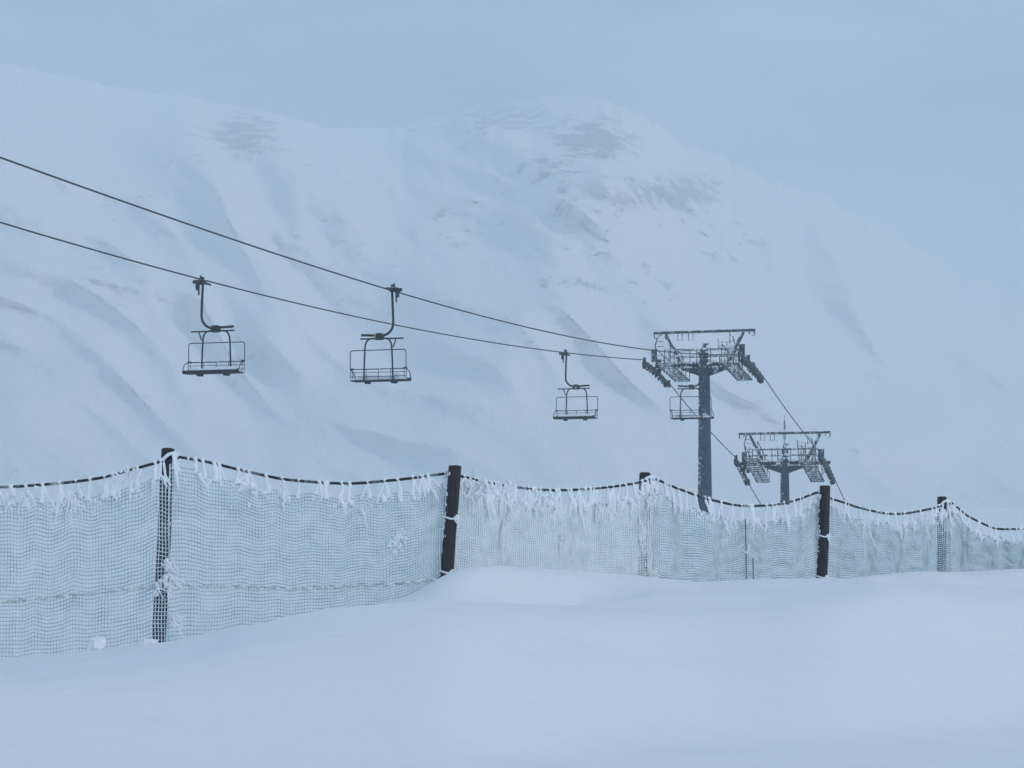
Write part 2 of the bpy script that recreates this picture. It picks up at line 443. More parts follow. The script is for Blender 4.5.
def make_chair():
    root = empty('lift_chair')
    g = MB()
    g.box((0, 0, .02), (.24, .30, .16)); g.box((-.12, 0, -.08), (.10, .16, .34), bev=.02)
    g.box((.02, .02, .14), (.09, .20, .12), ry=.3); g.box((-.19, -.06, .02), (.14, .09, .11))
    g.tube([(0, -.05, .04), (0, .35, .02), (0, .75, .0)], [.06, .05, .03], 8)
    g.tube([(0, -.55, 0), (0, 0, .04)], [.03, .05], 8)
    g.box((-.10, .05, -.30), (.04, .06, .22)); g.tube([(.02, 0, .1), (-.02, 0, .24)], .03, 6)
    g.build('grip', M['dark'], root)
    pts = [(.07, 0, -.02), (.05, 0, -.45), (.03, 0, -.95)]
    for k in range(9):
        a = math.pi + k * (math.pi / 2) / 8
        pts.append((.03 + .40 + .40 * math.cos(a), 0, -1.12 + .40 * math.sin(a)))
    pts += [(.62, 0, -1.515), (1.17, 0, -1.49)]
    MB().tube(pts, .042, 10).build('hanger', M['chair'], root)
    b = MB(); b.box((.53, 0, -1.57), (.30, .20, .20), bev=.03); b.box((.53, 0, -1.47), (.22, .26, .06))
    b.build('joint_block', M['dark'], root)
    c = MB().bar((-.34, 0, -1.63), (1.20, 0, -1.62), .026, 8)
    c.bar((-.07, 0, -1.64), (.03, 0, -1.92), .022)
    c.build('cross_bar', M['chair'], root)
    for s in (-1, 1):
        x0 = .56 + s * .50
        pts = [(.56 + s * .12, 0, -1.61), (.56 + s * .26, 0, -1.62)]
        for k in range(1, 7):
            a = k * (math.pi / 2) / 6
            pts.append((.56 + s * (.26 + .22 * math.sin(a)), 0, -1.62 - .30 * (1 - math.cos(a))))
        pts += [(x0, 0, -2.3), (x0 + s * .02, 0, -2.98), (x0 + s * .02, -.05, -3.05), (x0 + s * .02, -.42, -3.07)]
        MB().tube(pts, .030, 8).build('side_upright', M['chair'], root)
    # thin outer frame with rounded corners
    def rrect(x0, x1, z0, z1, r, y=0):
        p = [(x0, y, z0)]
        for k in range(7):
            a = math.pi - k * math.pi / 12; p.append((x0 + r + r * math.cos(a), y, z1 - r + r * math.sin(a)))
        for k in range(7):
            a = math.pi / 2 - k * math.pi / 12; p.append((x1 - r + r * math.cos(a), y, z1 - r + r * math.sin(a)))
        p.append((x1, y, z0)); return p
    MB().tube(rrect(-.44, 1.56, -2.66, -2.01, .09, .03), .016, 6).build('safety_bar', M['chair'], root)
    # slatted back
    bk = MB()
    for z, r in ((-2.65, .020), (-2.76, .011), (-2.90, .014)): bk.bar((-.44, .0, z), (1.56, .0, z), r)
    for x in (-.44, -.36, .06, .12, .56, 1.0, 1.06, 1.48, 1.56): bk.bar((x, .0, -2.65), (x, -.0, -2.98), .012)
    for x in (-.40, 1.50): bk.box((x, .0, -2.63), (.13, .05, .05))
    bk.build('backrest', M['slat'], root)
    for x in (-.44, 1.56):
        ar = MB(); ar.tube([(x, 0, -2.65), (x, -.30, -2.74), (x, -.46, -2.98), (x, -.40, -3.03), (x, 0, -3.03)], .016, 6)
        ar.build('armrest', M['chair'], root)
    st = MB(); st.box((.56, -.24, -3.03), (2.02, .46, .05), bev=.02); st.box((.56, -.45, -3.0), (2.0, .07, .12), bev=.03)
    for x in (.10, 1.04): st.box((x, -.25, -3.09), (.12, .30, .08))
    st.build('seat', M['seat'], root)
    sn = MB()
    P = []
    for i in range(25):
        row = []
        for j in range(8):
            x, y = -.38 + 1.88 * i / 24, -.40 + .36 * j / 7
            e = min(i, 24 - i) / 3; e2 = min(j, 7 - j) / 2
            z = -3.004 + .20 * min(1, e) * min(1, e2) * (.75 + .5 * noise.noise(Vector((x * 3, y * 4, 2))))
            row.append(Vector((x, y, z)))
        P.append(row)
    sn.quadgrid(P); sn.build('snow_layer', M['snow'], root)
    return root
def copy_tree(o, parent=None):
    c = o.copy(); COL.objects.link(c)
    if parent: c.parent = parent
    for ch in list(o.children): copy_tree(ch, c)
    return c
chair0 = make_chair()
def grip_pt(spanx, px, py, c):
    p = on_line(px, py, c); return spanx[3](p.dot(U))
chairs = [(grip_pt(spanL, 201, 282, C_LEFT), 0, 'leftmost empty chair, hanging from the lower cable with its dark seat edge in view'),
          (grip_pt(spanR, 394, 290, C_RIGHT), math.pi, 'empty chair hanging from the upper cable alone against the mountain'),
          (grip_pt(spanL, 565, 353, C_LEFT), 0, 'empty small chair on the lower cable just left of the tall tower'),
          (grip_pt(spanR, 702, 356, C_RIGHT), math.pi, 'empty chair in front of the tall tower pole, partly across it')]
for i, (p, rz, lab) in enumerate(chairs):
    o = chair0 if i == 0 else copy_tree(chair0)
    o.location = p + Vector((0, 0, (-.11, .03, -.07, .0)[i])); o.scale = (1.01, 1, 1); o.rotation_euler = (R((0.4, -0.5, 0.2, 0)[i]), 0, -YAW + rz)
    tag(o, lab, 'lift chair', 'empty chairs hanging from the lift cables')

# ------------------------------------------------------------------ lift towers
def make_tower(px, base_py, top_py, LP, RP, label, mast, w0, w1, seed):
    """LP, RP: (start, end) world points of the cable over each sheave train"""
    rnd = random.Random(seed)
    k = (px - 512) / F
    Y = C_MID / (k * Nn.x + Nn.y)
    foot = at(px, base_py, Y); foot.z -= .25
    root = empty('lift_tower', foot, -YAW)
    inv = (Matrix.Translation(foot) @ Matrix.Rotation(-YAW, 4, 'Z')).inverted()
    H = at(px, top_py, Y).z - foot.z          # gantry beam height
    hc = H - 1.75                              # cross arm
    pole = MB()
    pole.tube([(0, 0, -1.5), (0, 0, 0), (0, 0, H - 1.45)], [w0 / 2 + .02, w0 / 2, w1 / 2], 20)
    pole.tube([(0, 0, H - 2.15), (0, 0, H - 2.05)], w1 / 2 + .07, 16)
    pole.build('pole', M['pole'], root)
    ca = MB()
    ca.box((0, .12, hc), (2.5, .30, .34), bev=.03)
    for s in (-1, 1):
        ca.box((s * 1.93, .12, hc + .02), (1.4, .24, .20), bev=.02)
        # gusset plates tapering from arm to pole
        o = len(ca.v)
        for y in (-.19, .19):
            for (x, z) in ((s * .20, hc - .14), (s * 1.22, hc - .14), (s * 1.15, hc - .24), (s * .20, hc - .56)):
                ca.v.append(Vector((x, y, z)))
        ca.f += [(o, o + 1, o + 2, o + 3), (o + 7, o + 6, o + 5, o + 4), (o, o + 4, o + 5, o + 1), (o + 1, o + 5, o + 6, o + 2), (o + 2, o + 6, o + 7, o + 3), (o + 3, o + 7, o + 4, o)]
    ca.build('cross_arm', M['arm'], root)
    gb = MB(); gb.box((0, 0, H), (5.4, .15, .14), bev=.02)
    for s in (-1, 1):
        gb.tube([(s * 2.66, 0, H - .02), (s * 2.66, 0, H - .24), (s * 2.56, 0, H - .28)], .03, 6)
        gb.tube([(s * 2.35, 0, H - .05), (s * 2.42, 0, H - .2)], .03, 6)
    gb.build('gantry_beam', M['steel'], root)
    for s in (-1, 1):
        st = MB()
        a, b = Vector((s * 2.08, 0, H - .08)), Vector((s * 1.28, 0, hc + .14))
        d = b - a; ang = math.atan2(d.x, d.z)
        st.box((a + b) / 2, (.17, .14, d.length), ry=ang)
        st.build('gantry_strut', M['steel'], root)
    for x0 in (-.72, -1.3):
        hg = MB(); hg.tube([(x0 - .12, .05, H - .05), (x0 - .12, .05, H - .42), (x0 + .12, .05, H - .42), (x0 + .12, .05, H - .05)], .022, 6)
        hg.build('hook_bracket', M['grate'], root)
    MB().bar((1.35, .05, H - .05), (1.35, .05, H - .7), .02).build('hanging_rod', M['grate'], root)
    hr = MB()
    for yy in (-.42, .42):
        for z in (H - .93, H - 1.28): hr.bar((-2.0, yy, z), (1.9, yy, z), .03)
        for x in ((-2.0, -.65, -.3, .45, 1.9) if yy < 0 else (-2.0, 1.9)): hr.bar((x, yy, hc + .1), (x, yy, H - .93), .024)
    hr.build('handrail', M['steel'], root)
    ld = MB()
    ld.bar((.85, -.45, H - .45), (.98, -.5, hc - .05), .03); ld.bar((1.32, -.45, H - .6), (1.36, -.5, hc - .05), .03)
    for q in range(7):
        z = H - .6 - q * .19; ld.bar((.87 + .02 * q, -.47, z), (1.33, -.47, z - .02), .016)
    ld.build('ladder', M['grate'], root)
    # small head on top of the pole
    hd = MB(); hd.box((.02, 0, H - 1.15), (.34, .34, .5), bev=.04); hd.box((0, 0, H - .8), (.2, .2, .22)); hd.box((.1, 0, H - .66), (.3, .12, .09))
    hd.build('pole_head', M['steel'], root)
    if mast:
        ms = MB(); ms.tube([(0, 0, H - 1.2), (0, 0, H + .3), (0, 0, H + 1.05)], [.05, .045, .02], 8); ms.box((0, 0, H - .2), (.14, .12, .3)); ms.box((.02, 0, H + .35), (.10, .09, .18))
        ms.build('mast', M['grate'], root)
    for s, (Pa, Pb) in ((-1, LP), (1, RP)):
        a, b = inv @ Pa, inv @ Pb
        x = s * 2.7; sl = (b.z - a.z) / (b.y - a.y)
        b0 = b.copy(); b = a.lerp(b, .92)
        # catwalk with grating rungs and rails, hung along the line
        cw = MB()
        y0, y1 = max(a.y, -1.7), min(b.y, 2.1)
        z_at = lambda y: (a.z + b.z) / 2 - .12 + sl * (y - (a.y + b.y) / 2)
        xi, xo = s * 1.35, s * 2.1
        for xx in (xi, xo):
            cw.tube([(xx, y0, z_at(y0)), (xx, y1, z_at(y1))], .05, 6)
        nn = 11
        for q in range(nn + 1):
            y = y0 + (y1 - y0) * q / nn
            cw.box(((xi + xo) / 2, y, z_at(y)), (.75, .13, .045), rx=sl)
        cw.bar(((xi + xo) / 2, y0, z_at(y0)), ((xi + xo) / 2, y1, z_at(y1)), .03)
        cw.build('catwalk', M['grate'], root)
        rl = MB()
        for xx in (xi, xo):
            top = 1.0 if xx == xi else .75
            ys = [y0 + (y1 - y0) * q / 5 for q in range(6)]
            for q, y in enumerate(ys):
                if xx == xo and q % 2: continue
                hh = top * (1.0 if q < 4 else .55)
                rl.tube([(xx, y, z_at(y)), (xx, y + .03, z_at(y) + hh * .75), (xx + s * .03, y + .1, z_at(y) + hh)], .024, 5)
            rl.tube([(xx, y, z_at(y) + top * (1 if q < 4 else .55)) for q, y in enumerate(ys)], .022, 5)
        rl.tube([(xo - s * .1, y0 - .1, z_at(y0)), (xo, y0 - .16, z_at(y0) + .9), (xo - s * .12, y0 - .1, z_at(y0) + 1.35), (xo - s * .3, y0, z_at(y0) + 1.45)], .035, 6)
        for q in range(5): rl.bar((xo - s * .1, y0 - .1, z_at(y0) + .15 + q * .24), (xo - s * .38, y0 + .1, z_at(y0) + .15 + q * .24), .016)
        rl.build('catwalk_rail', M['steel'], root)
        # sheave train under the cable, in pairs on rockers
        tr = MB(); mid = (a + b) / 2
        n = 8
        def cab(t):
            p = a.lerp(b, t); return Vector((x, p.y, p.z + .48 * t * (1 - t)))
        pts = [cab(t / 12) + Vector((-s * .14, 0, -.28)) for t in range(13)]
        tr.tube(pts, .075, 6)
        for q in range(n // 2):
            c = cab((2 * q + 1) / n)
            c0, c1 = cab((2 * q + .45) / n), cab((2 * q + 1.55) / n)
            tr.tube([c0 + Vector((-s * .10, 0, -.22)), c + Vector((-s * .10, 0, -.33)), c1 + Vector((-s * .10, 0, -.22))], [.05, .075, .05], 6)
            tr.box(c + Vector((-s * .12, 0, -.30)), (.09, .16, .30))
        for t in (.5,):
            c = cab(t); tr.tube([c + Vector((-s * .12, 0, -.36)), (s * 2.3, 0, hc)], .11, 8)
        tr.box(cab(0) + Vector((-s * .12, -.12, -.10)), (.10, .22, .42)); tr.box(cab(1) + Vector((-s * .12, .0, -.10)), (.10, .22, .30))
        T = tr.build('sheave_train', M['dark'], root)
        for q in range(n):
            c = cab((q + .5) / n) + Vector((0, 0, -.21))
            w = MB(); w.tube([c + Vector((-.06, 0, 0)), c + Vector((-.055, 0, 0)), c + Vector((-.02, 0, 0)), c + Vector((.02, 0, 0)), c + Vector((.055, 0, 0)), c + Vector((.06, 0, 0))], [.17, .23, .20, .20, .23, .17], 14)
            w.build('sheave', M['dark'], T)
        gp = MB(); gp.box((s * 2.42, a.y + 1.15, z_at(a.y + 1.15) + .62), (.07, .42, .66), rz=.9); gp.build('guard_plate', M['dark'], root); gp = MB(); gp.box((s * 2.46, a.y + 2.2, z_at(a.y + 2.2) + .45), (.06, .3, .45), rz=.9)
        gp.build('guard_plate', M['dark'], root)
    # wind-packed rime caps on the upper steel
    rc = MB()
    for q in range(46):
        x = -2.65 + 5.3 * rnd.random()
        rc.blob((x, rnd.uniform(-.03, .03), H + .075), rnd.uniform(.035, .07), q, (1.7, 1, .6), .5, 7, 5)
    for q in range(26):
        x = rnd.uniform(-2.6, 2.6); l = rnd.uniform(.08, .26)
        rc.tube([(x, -.03, H - .05), (x + rnd.uniform(-.02, .02), -.03, H - .05 - l)], [.03, .006], 5)
    for q in range(50):
        yy = rnd.choice((-.42, .42)); x = rnd.uniform(-2, 1.9); z = rnd.choice((H - .93, H - 1.28))
        rc.blob((x, yy, z), rnd.uniform(.03, .055), q, (1.6, 1, 1), .5, 6, 5)
    for s in (-1, 1):
        for q in range(26):
            t = rnd.random(); rc.blob((s * (1.28 + .8 * t) - .07, -.05, hc + .14 + (H - .22 - hc) * t), rnd.uniform(.03, .06), q, (1, 1, 1.5), .5, 6, 5)
        a, b = (inv @ p for p in (LP if s < 0 else RP))
        for q in range(70):
            t = rnd.random(); p = a.lerp(b, t)
            rc.blob((s * 2.6 - .1 + rnd.uniform(-.05, .1), p.y, p.z - .18 + rnd.uniform(-.14, .1)), rnd.uniform(.03, .06), q, (1, 1, 1), .6, 6, 5)
    for q in range(24): rc.blob((rnd.uniform(-.4, .4), -.25, H - rnd.uniform(.7, 1.9)), rnd.uniform(.03, .08), q, (1, .6, 1), .6, 6, 5)
    for q in range(110):
        x = rnd.uniform(-2.2, 2.2); rc.blob((x, -.08 + .02 * rnd.random(), hc + rnd.choice((-.14, .15, .16)) + rnd.uniform(-.04, .06)), rnd.uniform(.03, .07), q, (1.5, .8, .9), .7, 6, 5)
    for s in (-1, 1):
        a, b = (inv @ p for p in (LP if s < 0 else RP))
        for q in range(45):
            y = rnd.uniform(max(a.y, -1.7), min(b.y, 2.1)); z = (a.z + b.z) / 2 - .12 + (b.z - a.z) / (b.y - a.y) * (y - (a.y + b.y) / 2)
            x = s * rnd.uniform(1.3, 2.15); h = rnd.choice((0, 0, 0, rnd.uniform(0, 1)))
            rc.blob((x, y, z + h), rnd.uniform(.025, .06), q, (1.2, 1.2, .8), .7, 6, 4)
            if q % 3 == 0: rc.tube([(x, y, z), (x + .01, y, z - rnd.uniform(.08, .25))], [.03, .008], 5)
    tag(rc.build('rime_crust', M['rime'], root), kind='stuff')
    tag(root, label, 'lift tower', 'steel towers carrying the chairlift')
    return root
T1L = (spanL[3](spanL[1][-1]), after_L[0]); T1R = (spanR[3](spanR[1][-1]), after_R[0])
make_tower(705, 519, 331.5, T1L, T1R, 'tall grey steel lift tower, the nearer and larger one, with frosted catwalks', False, .76, .56, 3)
make_tower(785, 513, 433, (after_L[1], after_L[2]), (after_R[1], after_R[2]), 'farther, lower steel lift tower with a thin mast on its top beam', True, .56, .46, 5)

# ------------------------------------------------------------------ safety fence
fence = empty('safety_fence', (POSTS[1][4] * (163 - 512) / F, 28.0, -.6))
tag(fence, 'frosted netting fence on dark wooden posts running across the snow, white rime fringing its rope', 'fence')
FO = fence.location.copy()
def loc(p): return Vector(p) - FO
def fbuild(mb, name, m, kind=None, label=None):
    mb.v = [v - FO for v in mb.v]
    o = mb.build(name, m, fence)
    if kind: o['kind'] = kind
    if label: o['label'] = label
    return o
topP = [at(a, b, d) for a, b, c, e, d, r in POSTS]
botP = [at(c, e, d) for a, b, c, e, d, r in POSTS]
plabels = [None, 'dark post wrapped in frosted net, farthest left in view', 'bare dark post rising behind the highest drift', 'short dark post under a rime crust behind the netting',
           'bare dark post in front of the net beside the farther tower', 'dark post behind striped netting near the right edge', None]
for i, (P, Q, pl) in enumerate(zip(topP, botP, plabels)):
    r = POSTS[i][5]; ax = (P - Q).normalized()
    m = MB(); pts = []; rr = []
    n = 14
    for k in range(n + 1):
        t = k / n; p = Q - ax * .6 + (P - Q + ax * .6) * t
        pts.append(p + Vector((.008 * noise.noise(Vector((t * 4, i, 0))), 0, 0))); rr.append(r * (1.04 - .06 * t + .03 * noise.noise(Vector((t * 6, i, 4)))))
    pts += [P + ax * .012, P + ax * .02]; rr += [r * .93, r * .6]
    m.tube(pts, rr, 18)
    o = fbuild(m, 'post', M['wood'], label=pl)
    if i in (2, 4):
        fk = MB(); rnd = random.Random(i)
        for q in range(34):
            t = rnd.uniform(.1, .98); c = Q.lerp(P, t); a_ = rnd.gauss(math.pi, .35)
            fk.blob(c + Vector((r * math.cos(a_), -abs(r * math.sin(a_)), 0)), rnd.uniform(.006, .014), q, (.8, .8, 1.8), .9, 6, 4)
        for q in range(6): fk.blob(P + Vector((rnd.uniform(-.05, .04), rnd.uniform(-.05, .03), .022)), rnd.uniform(.015, .025), q, (1.2, 1.2, .4), .6, 7, 5)
        tag(fbuild(fk, 'post_rime', M['rime']), kind='stuff')

ROPE = [
    [(-128, 463), (-60, 480), (0, 487), (45, 484.5), (100, 478), (130, 470), (161, 461.5)],
    [(172, 456.5), (204, 461.5), (245, 471), (290, 480), (345, 483.5), (395, 480), (450, 473)],
    [(458, 474), (496, 484), (545, 490), (600, 488), (639, 481.6), (646, 479)],
    [(650, 478.5), (679, 489), (708, 499), (745, 506), (777, 504.5), (800, 499), (822, 492)],
    [(828, 496), (860, 508), (892, 514), (920, 511), (943, 504)],
    [(947, 502.5), (975, 520), (999, 529), (1023, 529), (1045, 524), (1067, 516)]]
NETTOP = [14, 12, 12, 13, 9, 9]     # gap rope -> net in px
# side of the posts the net passes on: towards the camera (-) or behind (+)
OFF = [.10, -.10, .10, -.10, .10, -.10, .10]
def bay_Y(i, px):
    x0, x1 = POSTS[i][0], POSTS[i + 1][0]
    # straight in plan: solve the distance so that the point is on the line between posts
    A0 = Vector((topP[i].x, topP[i].y)); A1 = Vector((topP[i + 1].x, topP[i + 1].y))
    k = (px - 512) / F * 1.0
    # point A0 + t (A1-A0) with X = k Y / (CP - bSP) ~ k*Y
    d = A1 - A0
    t = (k * A0.y - A0.x) / (d.x - k * d.y)
    return t
def rope_pt(i, t):
    pts = ROPE[i]; tt = [bay_Y(i, p[0]) for p in pts]
    Ys = [POSTS[i][4] + (POSTS[i + 1][4] - POSTS[i][4]) * q for q in tt]
    zs = [zrow(p[1], Y) for p, Y in zip(pts, Ys)]
    z = float(pchip_eval(np.array(tt), np.array(zs), np.array([max(tt[0], min(tt[-1], t))]))[0])
    q = topP[i].lerp(topP[i + 1], t); nrm = plan_normal(i)
    off = OFF[i] * (1 - t) + OFF[i + 1] * t
    e = OFF[i] * max(0, 1 - t * 6) + OFF[i + 1] * max(0, 1 - (1 - t) * 6)
    return Vector((q.x, q.y, z)) + nrm * e * .85
def plan_normal(i):
    d = topP[i + 1] - topP[i]; d.z = 0; d.normalize()
    n = Vector((-d.y, d.x, 0))
    return n if n.y > 0 else -n
DENSE = [.35, .40, 1.0, .65, .45, .45]
rope = MB(); rpts = []
for i in range(6):
    for k in range(31):
        t = k / 30 if i in (0,) else (k / 30)
        if i > 0 and k == 0: continue
        rpts.append(rope_pt(i, t))
rope.tube(rpts, .0145, 8); fbuild(rope, 'top_rope', M['rope'])

def net_pt(i, t, v, amp=1.0):
    """v 0 at the net's top edge, 1 at its foot below the snow"""
    rp = rope_pt(i, t)
    Y = rp.y
    gap = NETTOP[i] * Y / F
    sc_ = noise.noise(Vector((t * 14, i * 5, 2))) * .05 + .035 * abs(math.sin(t * 23 + i))
    gap *= 1 - .55 * (max(0, 1 - t * 8) + max(0, 1 - (1 - t) * 8)) * (0 if i == 0 else 1)
    q = topP[i].lerp(topP[i + 1], t); n = plan_normal(i)
    e = OFF[i] * max(0, 1 - t * 5) + OFF[i + 1] * max(0, 1 - (1 - t) * 5)
    ztop = rp.z - gap - sc_
    px = 512 + F * q.x / q.y
    zb = zrow(A(px), Y) - .45
    z = ztop + (zb - ztop) * v
    zig = {3: .020, 4: .016, 5: .014}.get(i, .010)
    ph = t * 3.0 * (11 if i >= 3 else 7)
    w = math.sin(ph + i + 1.5 * noise.noise(Vector((t * 5, v * 1.5, i))))
    w = w * (.35 + 1.1 * abs(noise.noise(Vector((t * 4, v * 2, i * 11))))) * 1.3 + 1.0 * noise.noise(Vector((t * 9, v * 2.2, i * 3 + 1)))
    z += zig * w * amp * (.4 + .6 * min(1, v * 4))
    z += .012 * noise.noise(Vector((t * 30, v * 9, i + 7)))
    dy = .035 * math.sin(ph * .8 + 2 + 2 * v) + .03 * noise.noise(Vector((t * 6, v * 2, i * 7)))
    dx = .012 * noise.noise(Vector((t * 12, v * 7, i + 20)))
    edge = min(1, t * 8, (1 - t) * 8)
    d = topP[i + 1] - topP[i]; d.z = 0; d.normalize()
    return Vector((q.x, q.y, z)) + n * (e * .95 + dy * max(.1, edge)) + d * dx
for i in range(6):
    L_ = (topP[i + 1] - topP[i]).length
    nx = int(L_ / .031); nz = int(2.15 / .040)
    if i >= 3: nz = int(1.55 / .034)
    if i == 2: nz = int(1.7 / .036)
    G = [[net_pt(i, a / nx, b / nz) for b in range(nz + 1)] for a in range(nx + 1)]
    dense = i in (2,)
    vm = MB(); hm = MB()
    for a in range(nx + 1):
        rr = []
        for b in range(nz + 1):
            f = noise.noise(Vector((a * .09, b * .12, i * 9)))
            top = max(0, 1 - b / 9.0) * DENSE[i]
            base = (.0055 if i < 2 else .0058 if i == 2 else .0050) + .0024 * f + .006 * top + (.0022 if i == 2 else 0.0)
            if i == 3 and a / nx < .5: base += .0020
            if noise.noise(Vector((a * .9, b * .8, i))) > .3: base += .0022
            rr.append(max(.0032, base))
        vm.tube(G[a], rr, 3, False)
        hm.tube([q + Vector((rr[0] + .002, -.003, 0)) for q in G[a]], [max(.0005, .0010 * (1 + 1.2 * noise.noise(Vector((a * .2, b * .2, i + 60))))) for b in range(nz + 1)], 3, False)
    for b in range(nz + 1):
        row = [G[a][b] + Vector((0, 0, .004 * noise.noise(Vector((a * .7, b * .9, i))))) for a in range(nx + 1)]
        vm.tube([q + Vector((0, .002, .004)) for q in row], [max(.0015, .0045 + .0035 * noise.noise(Vector((a * .35, b * .5, i + 3)))) for a in range(nx + 1)], 3, False)
        hm.tube([q + Vector((0, -.006, -.005)) for q in row], [max(.0006, (.0017 if i < 2 else .0014 if i == 2 else .0026) * (1 + .7 * noise.noise(Vector((a * .12, b * .35, i + 40))))) for a in range(nx + 1)], 3, False)
    net = fbuild(vm, 'netting', M['net_d'] if dense else M['net_v'])
    hn = hm.build('cross_cords', M['net_h'], net); hn.data.transform(Matrix.Translation(-FO))

# beige rope woven along the middle of the two left bays
mr = MB()
for i, (ys) in ((0, ((-128, 612), (0, 603), (80, 594), (160, 586))), (1, ((168, 585), (240, 586.5), (290, 589), (345, 586), (400, 583), (450, 578)))):
    pp = []
    for k in range(200):
        px = ys[0][0] + (ys[-1][0] - ys[0][0]) * k / 199
        py = np.interp(px, [a for a, _ in ys], [b for _, b in ys]) + .8 * math.sin(k * .9)
        t = bay_Y(i, px); q = topP[i].lerp(topP[i + 1], t); n = plan_normal(i)
        e = OFF[i] * max(0, 1 - t * 5) + OFF[i + 1] * max(0, 1 - (1 - t) * 5)
        # find the bulge of the net at that height
        rp = net_pt(i, t, .55)
        p = Vector((rp.x, rp.y, zrow(py, rp.y))) + n * (.022 * math.sin(k * .55 + 1) - .008)
        pp.append(p)
    mr.tube(pp, .0125, 5)
fbuild(mr, 'middle_rope', M['beige'])

# lacing and rime hanging from the rope
def strand(mb, p, q, r0, r1, wob, n=6, rnd=random):
    pts = []; rr = []
    for k in range(n + 1):
        t = k / n; c = Vector(p).lerp(Vector(q), t)
        c += Vector((rnd.uniform(-1, 1), rnd.uniform(-.6, .6), rnd.uniform(-.5, .5))) * wob * (1 if 0 < k < n else 0)
        pts.append(c); rr.append((r0 + (r1 - r0) * t) * rnd.uniform(.7, 1.35))
    mb.tube(pts, rr, 6)
for i in range(6):
    rnd = random.Random(100 + i)
    lc = MB(); rm = MB()
    L_ = (topP[i + 1] - topP[i]).length; n = plan_normal(i)
    t = .02; step = {0: .10, 1: .115, 2: .10, 3: .125, 4: .15, 5: .15}[i]
    while t < .99:
        rp = rope_pt(i, t); dt = rnd.gauss(0, .011)
        np_ = net_pt(i, min(1, max(0, t + dt)), .015)
        loop = rp + Vector((0, 0, .022))
        strand(lc, loop, np_ - n * .01, rnd.uniform(.010, .018), rnd.uniform(.014, .026), .008, 5, rnd)
        lc.tube([rp + Vector((-.012, -.02, 0)), rp + Vector((0, 0, .024)), rp + Vector((.012, .02, -.005))], .012, 6)
        k = DENSE[i] * (1.5 if noise.noise(Vector((t * 9, i * 3, 1))) > .05 else .1)
        # slanted second lace
        if rnd.random() < .5:
            for q in range(rnd.randint(1, 1 + int(3 * DENSE[i]))):
                strand(lc, rp, net_pt(i, min(1, max(0, t + rnd.uniform(-.05, .05))), rnd.uniform(.01, .05)) - n * .015, .012, .009, .006, 6, rnd)
        # gathered fringe: ragged frosted cord ends hanging in front of the net
        for q in range(int(.6 + 1.8 * k * rnd.random() + .4 * k)):
            tt = min(.995, max(.005, t + rnd.uniform(-.012, .012)))
            s = net_pt(i, tt, rnd.uniform(0, .02)) - n * .02
            l = rnd.uniform(.04, .16) * (.7 + .6 * k)
            if rnd.random() < .08: l *= 2.0
            e = s + Vector((rnd.uniform(-.09, .09), -.01, -l))
            strand(rm, s, e, rnd.uniform(.013, .027), .005, .011, 7, rnd)
        if rnd.random() < .45 + .45 * k:
            s = net_pt(i, t, rnd.uniform(.0, .03)) - n * .015
            for q in range(rnd.randint(1, 3)):
                rm.blob(s + Vector((rnd.uniform(-.03, .03), rnd.uniform(-.01, .01), rnd.uniform(-.03, .05))), rnd.uniform(.018, .036), rnd.random() * 50, (1, .7, 1.25), .9, 8, 6)
        t += step / L_ * rnd.uniform(.35, 1.85)
    # crust on the upper cords where the net is gathered
    for q in range(int(220 * DENSE[i])):
        t = rnd.random(); v = abs(rnd.gauss(0, .045))
        rm.blob(net_pt(i, t, v) - n * .006, rnd.uniform(.007, .016), q, (1, .8, 1.4), .8, 6, 4)
    # flecks scattered over the whole net
    for q in range(int(60 + 160 * (i == 2) + 70 * (i == 3))):
        t = rnd.random(); v = rnd.random() * .75
        rm.blob(net_pt(i, t, v) - n * .006, rnd.uniform(.005, .011), q, (1, .8, 1.3), .8, 6, 4)
    fbuild(lc, 'lacing', M['rime'], kind='stuff')
    fbuild(rm, 'rime_fringe', M['rime'], kind='stuff')

# rime sleeves on stretches of the rope
sl = MB(); rnd = random.Random(9)
for i in range(6):
    for q in range(int(2 + 12 * DENSE[i] ** 2)):
        t = rnd.uniform(.02, .96); w = rnd.uniform(.004, .022)
        pts = [rope_pt(i, t + w * k / 4) + Vector((0, -.002, .004)) for k in range(5)]
        sl.tube(pts, [.008, .020, .024, .019, .008], 7)
fbuild(sl, 'rope_rime', M['rime'], kind='stuff')

def clump(px, py, i, blobs, spikes, size, seed, off=.05, name='rime_clump', label=None, spread=1.0, down=1.0):
    rnd = random.Random(seed); mb = MB()
    t = bay_Y(i, px); Y = net_pt(i, max(0, min(1, t)), .5).y
    c = at(px, py, Y - off)
    for q in range(blobs * 3):
        mb.blob(c + Vector((rnd.gauss(0, size * .5 * spread), rnd.uniform(-.02, .02), rnd.gauss(0, size * .6))), size * rnd.uniform(.14, .36), rnd.random() * 90, (1, .8, 1.15), 1.3, 9, 7)
    for q in range(spikes):
        s = c + Vector((rnd.gauss(0, size * .4 * spread), -.01, rnd.gauss(0, size * .5)))
        e = s + Vector((rnd.uniform(-1, 1.4) * size * 1.3, -.02, -rnd.uniform(.3, 2.2) * size * down))
        strand(mb, s, e, size * .16, size * .05, size * .12, 6, rnd)
    o = fbuild(mb, name, M['rime'], label=label)
    return o
clump(168, 567, 1, 4, 3, .07, 1, .12, label='white rime lump clinging high on the wrapped post')
clump(173, 580, 1, 4, 8, .075, 2, .12, down=1.0)
clump(160, 586, 0, 6, 4, .06, 3, .14, spread=1.6)
clump(176, 622, 1, 2, 8, .06, 4, .08, down=1.4)
clump(394, 545, 1, 6, 2, .065, 5, .09)
clump(403, 536, 1, 5, 4, .06, 6, .09, down=1.8)
